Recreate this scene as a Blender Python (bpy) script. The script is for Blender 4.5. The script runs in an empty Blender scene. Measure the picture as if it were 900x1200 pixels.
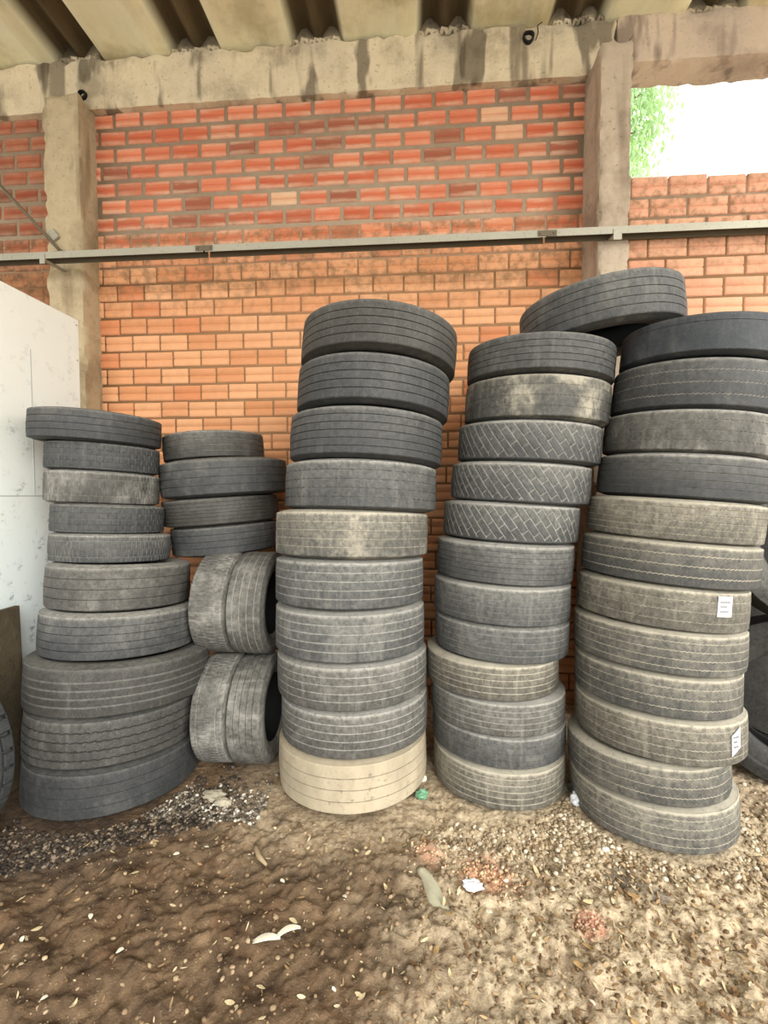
import bpy, math, random
import numpy as np
from mathutils import Matrix, Vector, Euler
random.seed(7)
RNG = np.random.default_rng(11)
SC = bpy.context.scene
COL = SC.collection
PI = math.pi

# ------------------------------------------------------------------ helpers
def mesh(name, verts, faces, mats=(), parent=None, smooth=False, attrs=None, loc=None, mat_idx=None, sharp=None):
    me = bpy.data.meshes.new(name)
    v = np.asarray(verts, dtype=np.float32).reshape(-1, 3)
    if isinstance(faces, np.ndarray):
        k = faces.shape[1]
        nf = len(faces)
        me.vertices.add(len(v)); me.vertices.foreach_set('co', v.ravel())
        me.loops.add(nf * k); me.loops.foreach_set('vertex_index', faces.astype(np.int32).ravel())
        me.polygons.add(nf)
        me.polygons.foreach_set('loop_start', np.arange(nf, dtype=np.int32) * k)
        me.polygons.foreach_set('loop_total', np.full(nf, k, dtype=np.int32))
        me.update(calc_edges=True)
    else:
        me.from_pydata([tuple(map(float, p)) for p in v], [], [tuple(f) for f in faces])
        me.update()
    for m in (mats if isinstance(mats, (list, tuple)) else [mats]):
        me.materials.append(m)
    if mat_idx is not None:
        me.polygons.foreach_set('material_index', np.asarray(mat_idx, dtype=np.int32))
    if smooth:
        me.polygons.foreach_set('use_smooth', np.ones(len(me.polygons), dtype=bool))
    for an, (dom, arr) in (attrs or {}).items():
        arr = np.asarray(arr, dtype=np.float32)
        a = me.attributes.new(an, 'FLOAT', dom)
        a.data.foreach_set('value', arr.ravel())
    if sharp: me.set_sharp_from_angle(angle=sharp)
    me.validate()
    o = bpy.data.objects.new(name, me)
    COL.objects.link(o)
    if parent is not None: o.parent = parent
    if loc is not None: o.location = loc
    return o

def tag(o, label=None, cat=None, group=None, kind=None):
    if label: o['label'] = label
    if cat: o['category'] = cat
    if group: o['group'] = group
    if kind: o['kind'] = kind
    return o

def thing(name, loc, label, cat, group=None, rot=None):
    o = bpy.data.objects.new(name, None)
    o.empty_display_size = 0.1
    COL.objects.link(o)
    o.location = loc
    if rot is not None: o.rotation_euler = rot
    return tag(o, label, cat, group)

class MB:
    """collects shapes into one mesh"""
    def __init__(s): s.v = []; s.f = []
    def add(s, vs, fs):
        b = len(s.v); s.v += [tuple(p) for p in vs]; s.f += [tuple(i + b for i in f) for f in fs]
    def box(s, x0, x1, y0, y1, z0, z1, M=None):
        vs = [Vector((x, y, z)) for x in (x0, x1) for y in (y0, y1) for z in (z0, z1)]
        if M is not None: vs = [M @ p for p in vs]
        s.add(vs, [(0, 1, 3, 2), (4, 6, 7, 5), (0, 4, 5, 1), (2, 3, 7, 6), (0, 2, 6, 4), (1, 5, 7, 3)])
    def tube(s, pts, rad, n=8, cap=True):
        pts = [Vector(p) for p in pts]
        rings = []
        for i, p in enumerate(pts):
            t = (pts[min(i + 1, len(pts) - 1)] - pts[max(i - 1, 0)]).normalized()
            a = t.orthogonal().normalized() if i == 0 else (prev - t * prev.dot(t)).normalized()
            prev = a
            b = t.cross(a)
            r = rad[i] if isinstance(rad, (list, tuple)) else rad
            rings.append([p + (a * math.cos(2 * PI * k / n) + b * math.sin(2 * PI * k / n)) * r for k in range(n)])
        vs = [q for rg in rings for q in rg]
        fs = [(i * n + k, i * n + (k + 1) % n, (i + 1) * n + (k + 1) % n, (i + 1) * n + k) for i in range(len(pts) - 1) for k in range(n)]
        if cap:
            fs.append(tuple(range(n))[::-1]); fs.append(tuple((len(pts) - 1) * n + k for k in range(n)))
        s.add(vs, fs)
    def build(s, name, mats, parent=None, smooth=False, loc=None):
        return mesh(name, s.v, s.f, mats, parent, smooth, loc=loc)

def bevel(o, w=0.006, seg=2):
    m = o.modifiers.new('bevel', 'BEVEL'); m.width = w; m.segments = seg; m.limit_method = 'ANGLE'
    return o

# value noise (numpy) for ground relief and rough concrete
_tab = RNG.random((256, 256))
def vnoise(x, y):
    xi = np.floor(x).astype(int); yi = np.floor(y).astype(int)
    fx = x - xi; fy = y - yi
    fx = fx * fx * (3 - 2 * fx); fy = fy * fy * (3 - 2 * fy)
    t = lambda a, b: _tab[a % 256, b % 256]
    return (t(xi, yi) * (1 - fx) + t(xi + 1, yi) * fx) * (1 - fy) + (t(xi, yi + 1) * (1 - fx) + t(xi + 1, yi + 1) * fx) * fy
def fbm(x, y, o=4, g=0.5):
    s = 0; a = 1; tot = 0
    for k in range(o):
        s = s + a * vnoise(x * 2 ** k + 17.3 * k, y * 2 ** k + 9.1 * k); tot += a; a *= g
    return s / tot

# ------------------------------------------------------------------ material helper
class NT:
    def __init__(s, name):
        s.m = bpy.data.materials.new(name); s.m.use_nodes = True
        s.t = s.m.node_tree; s.t.nodes.clear()
        s.out = s.n('ShaderNodeOutputMaterial'); s.b = s.n('ShaderNodeBsdfPrincipled')
        s.l(s.b.outputs[0], s.out.inputs[0])
        s.tc = s.n('ShaderNodeTexCoord')
    def n(s, t, **k):
        o = s.t.nodes.new(t)
        for a, v in k.items(): setattr(o, a, v)
        return o
    def l(s, a, b): s.t.links.new(a, b)
    def setv(s, sock, v):
        if isinstance(v, bpy.types.NodeSocket): s.l(v, sock)
        else:
            if isinstance(v, tuple) and len(v) == 3 and sock.type == 'RGBA': v = (*v, 1)
            sock.default_value = v
    def noise(s, scale, detail=4, rough=0.55, off=None, stretch=None, vec=None, out=0):
        v = vec or s.tc.outputs['Object']
        if off is not None or stretch is not None:
            mp = s.n('ShaderNodeMapping'); s.l(v, mp.inputs[0])
            if off is not None: mp.inputs['Location'].default_value = off
            if stretch is not None: mp.inputs['Scale'].default_value = stretch
            v = mp.outputs[0]
        nz = s.n('ShaderNodeTexNoise'); s.l(v, nz.inputs['Vector'])
        nz.inputs['Scale'].default_value = scale; nz.inputs['Detail'].default_value = detail; nz.inputs['Roughness'].default_value = rough
        return nz.outputs[out]
    def ramp(s, x, a, b, c0=0., c1=1.):
        r = s.n('ShaderNodeMapRange'); r.clamp = True; r.interpolation_type = 'SMOOTHSTEP'
        s.setv(r.inputs[0], x)
        for i, v in ((1, a), (2, b), (3, c0), (4, c1)): s.setv(r.inputs[i], v)
        return r.outputs[0]
    def math(s, op, a, b=0.):
        o = s.n('ShaderNodeMath', operation=op); s.setv(o.inputs[0], a); s.setv(o.inputs[1], b); return o.outputs[0]
    def mix(s, f, a, b, mode='MIX'):
        o = s.n('ShaderNodeMix', data_type='RGBA', blend_type=mode)
        s.setv(o.inputs[0], f); s.setv(o.inputs[6], a); s.setv(o.inputs[7], b); return o.outputs[2]
    def attr(s, name):
        return s.n('ShaderNodeAttribute', attribute_name=name).outputs['Fac']
    def xyz(s, which='Object'):
        o = s.n('ShaderNodeSeparateXYZ'); s.l(s.tc.outputs[which], o.inputs[0]); return o.outputs
    def bump(s, h, strength=0.3, dist=0.01):
        o = s.n('ShaderNodeBump'); s.setv(o.inputs['Height'], h); o.inputs['Strength'].default_value = strength; o.inputs['Distance'].default_value = dist
        s.l(o.outputs[0], s.b.inputs['Normal']); return o
    def done(s, color, rough=0.85, spec=0.3, metal=0.):
        s.setv(s.b.inputs['Base Color'], color); s.setv(s.b.inputs['Roughness'], rough)
        s.b.inputs['Specular IOR Level'].default_value = spec; s.b.inputs['Metallic'].default_value = metal
        return s.m

def srgb(r, g, b):
    f = lambda c: (c / 255 / 12.92) if c <= 10 else ((c / 255 + .055) / 1.055) ** 2.4
    return (f(r), f(g), f(b))

DUST = srgb(164, 162, 154)
_tm = [0]
def tyre_mat(dust=0.25, groove=0.4, tint=(0.024, 0.026, 0.028), dustcol=DUST, top=0.5, blotch=0.3):
    _tm[0] += 1
    k = _tm[0]
    m = NT('rubber_%02d' % k)
    off = (k * 3.71, k * 1.37, k * 5.13)
    n1 = m.noise(3.2, 5, .6, off); n2 = m.noise(38, 5, .7, off); n3 = m.noise(170, 2, .6, off)
    n4 = m.noise(7, 6, .7, off, (1, 1, .5)); n5 = m.noise(90, 4, .7, off)
    streak = m.noise(24, 4, .65, off, (1, 1, .10))
    ax = m.attr('axial'); gr = m.attr('groove')
    patch = m.math('MULTIPLY', m.ramp(n1, .44, .64), m.ramp(n4, .40, .62))
    d = m.math('ADD', m.math('MULTIPLY', m.math('MULTIPLY', patch, m.ramp(n2, .3, .6, .6, 1)), blotch), m.ramp(n2, .25, .75, dust * .12, dust * .72))
    d = m.math('ADD', d, m.math('MULTIPLY', m.ramp(streak, .52, .72), dust * .5))
    up = m.math('MULTIPLY', m.ramp(ax, .70, .90), m.ramp(n2, .25, .6, top * .45, top))
    d = m.math('ADD', d, up)
    d = m.math('ADD', d, m.math('MULTIPLY', m.ramp(ax, -.7, .85), m.ramp(n2, .25, .7, top * .06, top * .27)))
    if groove > 0: d = m.math('ADD', d, m.math('MULTIPLY', gr, m.ramp(n2, .30, .55, groove * 1.1, groove * 2.0)))
    else: d = m.math('MULTIPLY', d, m.math('SUBTRACT', 1., m.math('MULTIPLY', gr, -groove)))
    speck = m.math('MULTIPLY', m.ramp(n3, .60, .70), m.ramp(n5, .42, .58))
    d = m.math('ADD', d, m.math('MULTIPLY', speck, min(.42, .05 + dust * 2.2)))
    d = m.math('MINIMUM', m.math('MAXIMUM', d, 0.), .95)
    base = m.mix(n5, tuple(c * .75 for c in tint), tuple(c * 1.45 for c in tint))
    dc = m.mix(m.ramp(n4, .3, .7), dustcol, tuple(c * .75 for c in dustcol))
    col = m.mix(d, base, dc)
    m.bump(m.math('ADD', m.math('MULTIPLY', n3, .5), n2), .45, .004)
    return m.done(col, m.ramp(d, 0, .6, .58, .92), .3)

# ------------------------------------------------------------------ tyre
PROF = [(-.88, .985), (-.90, .955), (-.96, .915), (-1.0, .86), (-.985, .78), (-.93, .71), (-.84, .655), (-.76, .625)]   # shoulder -> bead (lower side)
def tyre(name, c, nrm, R, w, style, mp, label, group, upright=False, spin=0.0, sticker=None, rotz=None, rin=.60):
    """c = centre of the section, nrm = axis (points up for a lying tyre)"""
    n = Vector(nrm).normalized()
    ref = Vector((0, 1, 0)) if abs(n.y) < .9 else Vector((1, 0, 0))
    if upright: ref = Vector((0, 0, -1))
    u = (ref - n * ref.dot(n)).normalized(); v = n.cross(u)
    Mr = Matrix((u, v, n)).transposed()
    c = Vector(c)
    if upright: base = c + u * R; off = np.array([-R, 0, 0])
    else: base = c - n * (w / 2); off = np.array([0, 0, w / 2])
    e = thing(name, base, label, 'tyre', group, Mr.to_euler())
    mat = tyre_mat(**mp)
    h = w / 2
    kind = style.get('kind', 'rib')
    rs = np.random.default_rng(abs(hash((round(c.x, 3), round(c.z, 3)))) % 2**32)
    # ---- tread
    if kind in ('rib', 'zig'):
        na = style.get('na', 420) if kind == 'zig' else 168
        g = style.get('g', [-.5, -.17, .17, .5]); gd = style.get('d', .008); gw = style.get('w', .019)
        amp = style.get('amp', .022) if kind == 'zig' else 0
        nz = style.get('nz', 84)
        us = [-.88, -.84]; dep = [0, 0]; zz = [0, 0]; gro = [0, 0]
        for q in sorted(g):
            us += [q - gw - .012, q - gw, q - gw * .55, q + gw * .55, q + gw, q + gw + .012]
            dep += [0, 0, gd, gd, 0, 0]; zz += [1] * 6; gro += [0, .3, 1, 1, .3, 0]
        us += [.84, .88]; dep += [0, 0]; zz += [0, 0]; gro += [0, 0]
        us = np.array(us); dep = np.array(dep); zz = np.array(zz); gro = np.array(gro)
        th = np.linspace(0, 2 * PI, na, endpoint=False)
        tri = 2 * np.abs(2 * ((th * nz / 2 / PI) % 1) - 1) - 1
        tri = np.clip(tri * 1.6, -1, 1)
        U = us[None, :] + amp * tri[:, None] * zz[None, :]
        Dp = np.repeat(dep[None, :], na, 0)
        G = np.repeat(gro[None, :], na, 0)
        jit = 1
    else:
        na = style.get('na', 600); nu = style.get('nu', 44)
        us = np.linspace(-.88, .88, nu); th = np.linspace(0, 2 * PI, na, endpoint=False)
        U = np.repeat(us[None, :], na, 0); T = np.repeat(th[:, None], nu, 1)
        S = T * R; Tt = U * h
        a = math.radians(style.get('rot', 0)); L = style.get('L', .06); Hh = style.get('H', .045); gw = style.get('gw', .006)
        X = S * math.cos(a) + Tt * math.sin(a); Y = -S * math.sin(a) + Tt * math.cos(a)
        row = np.floor(Y / Hh)
        fx = ((X / L + .5 * (row % 2)) % 1) * L; fy = (Y / Hh % 1) * Hh
        if kind == 'lug':
            fx = ((S / L + .5 * (U > 0)) % 1) * L; fy = np.full_like(fx, .1)
            m_ = np.abs(U) < .45
            dd = np.minimum(fx, L - fx); G = np.clip((gw - dd) / gw * 2, 0, 1) * (~m_)
            cg = np.minimum(np.abs(np.abs(U) - .42), np.abs(np.abs(U) - .12)) * h
            G = np.maximum(G, np.clip((.006 - cg) / .003, 0, 1))
        else:
            dx = np.minimum(fx, L - fx); dy = np.minimum(fy, Hh - fy)
            G = np.clip((gw - np.minimum(dx, dy)) / (gw * .55), 0, 1)
            if kind == 'diamond':
                G = G * np.clip((.80 - np.abs(U)) / .03, 0, 1)
        Dp = G * style.get('d', .008)
        Dp = Dp * (0.97 + .03 * rs.random(Dp.shape))
    wear = .004 * (vnoise(np.repeat((th * 5)[:, None], U.shape[1], 1), U * 2 + 7 + 11 * c.z) - .5)
    crown = R * (1 - .007 * (U / .88) ** 2 - .008 * np.clip((np.abs(U) - .84) / .04, 0, 1) ** 2)
    rad = crown - Dp + wear
    ca, sa = np.cos(th + spin)[:, None], np.sin(th + spin)[:, None]
    P = np.stack([rad * ca, rad * sa, U * h], -1)
    nu = U.shape[1]
    ia = np.arange(na)[:, None]; iu = np.arange(nu - 1)[None, :]
    q = np.stack([ia * nu + iu, ((ia + 1) % na) * nu + iu, ((ia + 1) % na) * nu + iu + 1, ia * nu + iu + 1], -1).reshape(-1, 4)
    mesh('tread', P.reshape(-1, 3) + off, q, mat, e, True, {'axial': ('POINT', U), 'groove': ('POINT', G)}, sharp=.5)
    # ---- sidewalls
    def lathe(nm, prof, par, na2=120, axs=None, m=None):
        pr = np.array(prof, float); pr[:, 1] = 1 - (1 - pr[:, 1]) * ((1 - rin) / .4); th2 = np.linspace(0, 2 * PI, na2, endpoint=False)
        r = pr[None, :, 1] * R; z = np.repeat(pr[None, :, 0] * h, na2, 0)
        Pn = np.stack([r * np.cos(th2)[:, None], r * np.sin(th2)[:, None], z], -1)
        k = len(pr); ia = np.arange(na2)[:, None]; iu = np.arange(k - 1)[None, :]
        q = np.stack([ia * k + iu, ((ia + 1) % na2) * k + iu, ((ia + 1) % na2) * k + iu + 1, ia * k + iu + 1], -1).reshape(-1, 4)
        A = np.repeat(pr[None, :, 0], na2, 0)
        return mesh(nm, Pn.reshape(-1, 3) + off, q, m or mat, par, True, {'axial': ('POINT', A), 'groove': ('POINT', A * 0)})
    if style.get('shoulder') == 'lug': pass
    low = [(a, r) for a, r in PROF]
    low[0] = (-.88, .985)
    extra = [(-.985, .845), (-.975, .84), (-.99, .80)]
    lathe('sidewall', [low[0], low[1], low[2], low[3], (-1.0, .835), (-.985, .83), (-.985, .80), (-.975, .78), *low[5:]], e)
    lathe('sidewall', [(-a, r) for a, r in [low[0], low[1], low[2], low[3], (-1.0, .835), (-.985, .83), (-.985, .80), (-.975, .78), *low[5:]]][::-1], e)
    lathe('inner_liner', [(-.76, .625), (-.70, .615), (-.70, .64), (-.80, .70), (-.86, .80), (-.80, .88), (-.55, .935), (0, .95), (.55, .935), (.80, .88), (.86, .80), (.80, .70), (.70, .64), (.70, .615), (.76, .625)], e, 96, m=M_LINER)
    if sticker:
        th0, s0, sw, sh, cut = sticker
        # th0 measured from world +x in the tyre plane -> convert to local
        p = Vector((math.cos(th0), math.sin(th0), 0)); 
        loc_ang = math.atan2(p.dot(v), p.dot(u))
        nn = 6; vs = []; fs = []
        for i in range(nn + 1):
            for j in range(5):
                a = loc_ang + (i / nn - .5) * sw / R; z = s0 * w + (j / 4 - .5) * sh
                z += cut * (i / nn - .5) * sh
                vs.append(np.array([(R + .0025) * math.cos(a), (R + .0025) * math.sin(a), z]) + off)
        for i in range(nn):
            for j in range(4): fs.append((i * 5 + j, (i + 1) * 5 + j, (i + 1) * 5 + j + 1, i * 5 + j + 1))
        st = mesh('sticker', vs, fs, M_STICK, e, True); st['label'] = 'white paper sticker'
        if sw > .05:
            b = MB()
            for row, (zz, n_) in enumerate(((.22, 6), (.0, 4), (-.24, 5))):
                for k in range(n_):
                    a0 = loc_ang + (-.36 + .72 * k / 6 + .02 * row) * sw / R
                    z = s0 * w + zz * sh
                    vv = []
                    for da, dz in ((0, -.05), (.085, -.05), (.085, .05), (0, .05)):
                        a = a0 + da * sw / R
                        vv.append(np.array([(R + .0034) * math.cos(a), (R + .0034) * math.sin(a), z + dz * sh]) + off)
                    b.add(vv, [(0, 1, 2, 3)])
            b.build('print', M_INK, st)
    return e

# ------------------------------------------------------------------ materials
def m_plain(name, c, rough=.7, var=.15, scale=8, metal=0., spec=.3):
    m = NT(name); n = m.noise(scale, 4)
    m.bump(n, .15, .004)
    return m.done(m.mix(n, tuple(x * (1 - var) for x in c), tuple(min(1, x * (1 + var)) for x in c)), rough, spec, metal)

M_LINER = m_plain('dark_inner_liner', (.012, .012, .012), .8, .2)
M_STICK = m_plain('sticker_paper', srgb(205, 206, 204), .7, .04)
M_INK = m_plain('faint_ink', srgb(120, 120, 126), .7, .05)

def m_brick(name, grime_shade=0.0, pink=0.0):
    m = NT(name)
    r = m.attr('brick_rnd'); bt = m.attr('brick_batch'); fr = m.attr('brick_rnd2')
    red = m.mix(r, srgb(196, 104, 74), srgb(220, 136, 102))
    red = m.mix(m.ramp(fr, .78, .95), red, srgb(160, 100, 78))
    red = m.mix(m.ramp(fr, .07, .01), red, srgb(222, 178, 142))
    ora = m.mix(r, srgb(208, 144, 100), srgb(224, 168, 124))
    ora = m.mix(m.ramp(fr, .80, .95), ora, srgb(208, 136, 94))
    col = m.mix(bt, red, ora)  # lower courses: another batch, with some of the warmer light in the orange
    if pink: col = m.mix(pink, col, srgb(216, 166, 142))
    n1 = m.noise(2.3, 5, .6); n2 = m.noise(14, 5, .65); n3 = m.noise(60, 3, .6)
    st = m.noise(22, 4, .6, None, (.25, 1, 1.6))
    # pale smeared mortar on the upper bricks
    ed = m.attr('brick_edge')
    wash = m.math('MULTIPLY', m.ramp(m.math('ADD', ed, m.math('MULTIPLY', m.math('SUBTRACT', st, .5), 1.2)), .25, .75), m.ramp(n1, .35, .65, .15, .9))
    sm = m.math('MULTIPLY', wash, m.ramp(bt, .9, .2, .12, .62))
    col = m.mix(sm, col, srgb(216, 188, 160))
    # splashes and grime, thickest where the two builds of brick meet
    z = m.xyz()[2]
    band = m.math('MULTIPLY', m.ramp(z, BZ - .95, BZ - .25), m.ramp(z, BZ + .15, BZ - .05))
    gm = m.math('MULTIPLY', m.ramp(n2, .40, .70), m.math('ADD', m.math('MULTIPLY', band, .75), .10 + grime_shade * .4))
    col = m.mix(gm, col, srgb(138, 110, 82))
    col = m.mix(m.ramp(n3, .62, .75, 0, .22), col, srgb(120, 80, 52))
    col = m.mix(m.ramp(ed, .14, .04, 0, .45), col, m.mix(bt, srgb(176, 76, 50), srgb(150, 98, 62)))
    if grime_shade: col = m.mix(m.ramp(n1, .25, .7, grime_shade * .6, grime_shade), col, srgb(92, 62, 46))  # overall darkening: dirt, and in the left bay its shade too
    m.bump(m.math('ADD', n3, n2), .35, .006)
    return m.done(col, .92, .15)

def m_mortar(name):
    m = NT(name); n = m.noise(9, 5, .65); n3 = m.noise(70, 3)
    z = m.xyz()[2]
    c = m.mix(m.ramp(z, BZ - .5, BZ), m.mix(n, srgb(134, 104, 74), srgb(164, 132, 98)), m.mix(n, srgb(160, 142, 120), srgb(188, 172, 148)))
    m.bump(m.math('ADD', n, n3), .5, .008)
    return m.done(c, .95, .1)

def m_concrete(name, a, b, streaks=0.0, dark=srgb(96, 84, 66), pits=.3):
    m = NT(name)
    n1 = m.noise(2.1, 6, .65); n2 = m.noise(13, 5, .65); n3 = m.noise(75, 3, .6)
    st = m.noise(5, 3, .55, None, (1, 1, .12)); blk = m.noise(3.6, 3, .5, (4, 2, 1), (1, .6, .3))
    col = m.mix(n2, a, b)
    col = m.mix(m.ramp(n1, .45, .7, 0, .55), col, dark)
    if streaks:
        col = m.mix(m.math('MULTIPLY', m.ramp(st, .54, .66), streaks), col, dark)
        col = m.mix(m.math('MULTIPLY', m.ramp(blk, .60, .66), streaks), col, tuple(c * .55 for c in dark))
    col = m.mix(m.ramp(m.noise(34, 3, .6), .60, .70, 0, pits), col, tuple(c * .45 for c in dark))
    m.bump(m.math('ADD', m.math('MULTIPLY', n3, .5), n2), .55, .012)
    return m.done(col, .93, .15)

K = 3.95 / 3.8
def kz(z): return (z - 1.85) * K + 1.85
BEAM_B, BEAM_T = 5.28, 5.715
WALL_Y = 3.95
BP = .152            # course height
BZ = BEAM_B - 7 * BP  # where the red courses end
M_BRICK = m_brick('hollow_brick')
M_BRICK_L = m_brick('hollow_brick_dirty_shaded', .55)  # left bay: brown dirt plus the truck's shade, painted into the brick
M_BRICK_R = m_brick('hollow_brick_pale', .12, .55)
M_MORTAR = m_mortar('mortar')
M_BEAM = m_concrete('beam_concrete', srgb(196, 178, 146), srgb(222, 208, 178), .7)
M_BEAM_R = m_concrete('beam_concrete_pale', srgb(186, 166, 144), srgb(206, 188, 166), .65, srgb(128, 110, 98))
M_PIL = m_concrete('pillar_concrete', srgb(166, 148, 118), srgb(198, 182, 150), .45, srgb(110, 92, 66))
M_PIL_R = m_concrete('pillar_concrete_grey', srgb(164, 148, 128), srgb(192, 176, 154), .3, srgb(104, 86, 70), .5)

def m_steel(name, a, b):
    m = NT(name); n = m.noise(6, 5, .6, None, (.4, 1, 1)); n2 = m.noise(60, 3)
    col = m.mix(n, a, b); col = m.mix(m.ramp(n2, .58, .70, 0, .35), col, srgb(110, 92, 70))
    m.bump(n2, .15, .002)
    return m.done(col, .6, .4, .25)
M_STEEL = m_steel('galvanised_steel', srgb(150, 148, 132), srgb(176, 172, 156))
M_RUST_SHADE = m_steel('dull_steel', srgb(92, 84, 68), srgb(118, 106, 84))

def m_roof():
    m = NT('fibre_cement_roof')
    n1 = m.noise(1.6, 6, .6); n2 = m.noise(9, 5, .65, None, (1, .25, 1)); n3 = m.noise(60, 3)
    z = m.attr('rib')
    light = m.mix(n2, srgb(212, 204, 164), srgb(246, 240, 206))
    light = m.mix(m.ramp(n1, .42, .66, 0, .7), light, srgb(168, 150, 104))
    darkc = m.mix(n2, srgb(62, 50, 36), srgb(118, 104, 78))  # ribs coloured dark for soot and for the shade in their recesses
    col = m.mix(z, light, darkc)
    m.bump(m.math('ADD', n3, n2), .3, .006)
    return m.done(col, .9, .15)
M_ROOF = m_roof()

def m_panel():
    m = NT('white_painted_sheet')
    n1 = m.noise(1.7, 5, .6); n2 = m.noise(8, 6, .7, None, (1, 1, .7)); n3 = m.noise(40, 4, .7, None, (1, .4, 1))
    z = m.xyz()[2]
    col = m.mix(n1, srgb(228, 234, 226), srgb(238, 242, 236))
    low = m.ramp(z, 2.2, .9)
    col = m.mix(m.math('MULTIPLY', low, .55), col, srgb(216, 232, 238))
    scuff = m.math('MULTIPLY', m.ramp(n2, .52, .66), m.ramp(n3, .42, .60))
    col = m.mix(m.math('MULTIPLY', scuff, m.ramp(z, 2.9, 1.4, .22, .75)), col, srgb(96, 104, 108))
    m.bump(n1, .08, .01)
    return m.done(col, .5, .4)
M_PANEL = m_panel()
M_BOARD = m_concrete('grimy_board', srgb(70, 62, 50), srgb(92, 82, 64), .5, srgb(44, 40, 34))

# ------------------------------------------------------------------ setting : walls
def brick_wall(name, x0, x1, z0, z1, y, mats, thick=.14, L=.262, red_rows=7, ragged=False, phase=0.0):
    V = []; F = []; MI = []; A1 = []; A2 = []; AB = []; AZ = []
    rs = np.random.default_rng(abs(hash(round(x0 * 100))) % 999 + 5)
    def quad_box(xa, xb, ya, yb, za, zb, mi):
        b = len(V)
        V.extend([(x, yy, z) for x in (xa, xb) for yy in (ya, yb) for z in (za, zb)])
        AZ.extend([.2] * 8)
        for f in ((0, 1, 3, 2), (4, 6, 7, 5), (0, 4, 5, 1), (2, 3, 7, 6), (0, 2, 6, 4), (1, 5, 7, 3)):
            F.append(tuple(b + i for i in f)); MI.append(mi); A1.append(.5); A2.append(.5); AB.append(0)
    quad_box(x0, x1, y + .011, y + thick, z0, z1 - (.02 if ragged else 0), 1)
    row = 0; zt = z1
    while zt - BP > z0 - BP:
        top = row < red_rows
        jz = .036 if top else .015
        jx = .028 if top else .012
        za = max(zt - BP + jz, z0); zb = zt
        if zb - za < .02: break
        x = x0 - (L * .5 if row % 2 else 0) - phase + rs.uniform(-.015, .015)
        while x < x1:
            bl = L * (1 + rs.uniform(-.03, .03))
            xa = max(x + jx * .5, x0 + .004); xb = min(x + bl - jx * .5, x1 - .004)
            x += bl
            if xb - xa < .03: continue
            dz = rs.uniform(-.004, .004); dy = rs.uniform(-.004, .003)
            zz0, zz1 = za + dz, zb + dz
            if ragged and row == 0: zz1 += rs.uniform(-.02, .012)
            h = zz1 - zz0
            prof = [(0, .016), (.03, .003), (.09, 0), (.42, 0), (.46, .007), (.54, .007), (.58, 0), (.91, 0), (.97, .003), (1, .016)]
            xs = [(xa, .016), (xa + .004, .003), (xa + .012, 0), (xb - .012, 0), (xb - .004, .003), (xb, .016)]
            b = len(V)
            for zf, d1 in prof:
                for xx, d2 in xs:
                    AZ.append(abs(zf - .5) * 2)
                    V.append((xx, y + dy + max(d1, d2) if max(d1, d2) > .01 else y + dy + d1 + d2, zz0 + zf * h))
            r1, r2 = rs.random(), rs.random()
            rr = row + rs.uniform(-.25, .25)
            batch = min(1, max(0, (rr - red_rows + .6) / 1.2)) if red_rows else 1
            if red_rows and row < red_rows: batch = 0
            batch = min(1, batch * (.62 + .16 * max(0, row - red_rows)))
            nx = len(xs)
            for i in range(len(prof) - 1):
                for j in range(nx - 1):
                    F.append((b + i * nx + j, b + i * nx + j + 1, b + (i + 1) * nx + j + 1, b + (i + 1) * nx + j))
                    MI.append(0); A1.append(r1); A2.append(r2); AB.append(batch)
            if ragged and row == 0:   # solid top course seen against the sky
                quad_box(xa + .002, xb - .002, y + .012, y + thick, zz0, zz1 - .004, 0)
        zt -= BP; row += 1
    o = mesh(name, V, np.array(F), mats, None, False, {'brick_rnd': ('FACE', A1), 'brick_rnd2': ('FACE', A2), 'brick_batch': ('FACE', AB), 'brick_edge': ('POINT', AZ)}, mat_idx=MI)
    tag(o, kind='structure')
    return o

PLX0, PLX1, PLY = -3.257, -2.925, 3.742        # left pillar
PRX0, PRX1, PRY = 1.3775, 1.616, 3.617         # right pillar
brick_wall('wall_back', PLX1 - .02, PRX0 + .02, -.05, BEAM_B, WALL_Y, [M_BRICK, M_MORTAR], phase=.07)
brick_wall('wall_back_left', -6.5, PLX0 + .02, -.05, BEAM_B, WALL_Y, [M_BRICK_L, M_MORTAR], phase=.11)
RWT = 4.268
brick_wall('wall_back_right', PRX1 - .01, 6.2, -.05, RWT, 3.64, [M_BRICK_R, M_MORTAR], red_rows=0, ragged=True, thick=.17, phase=-.01, L=.288)

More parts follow.
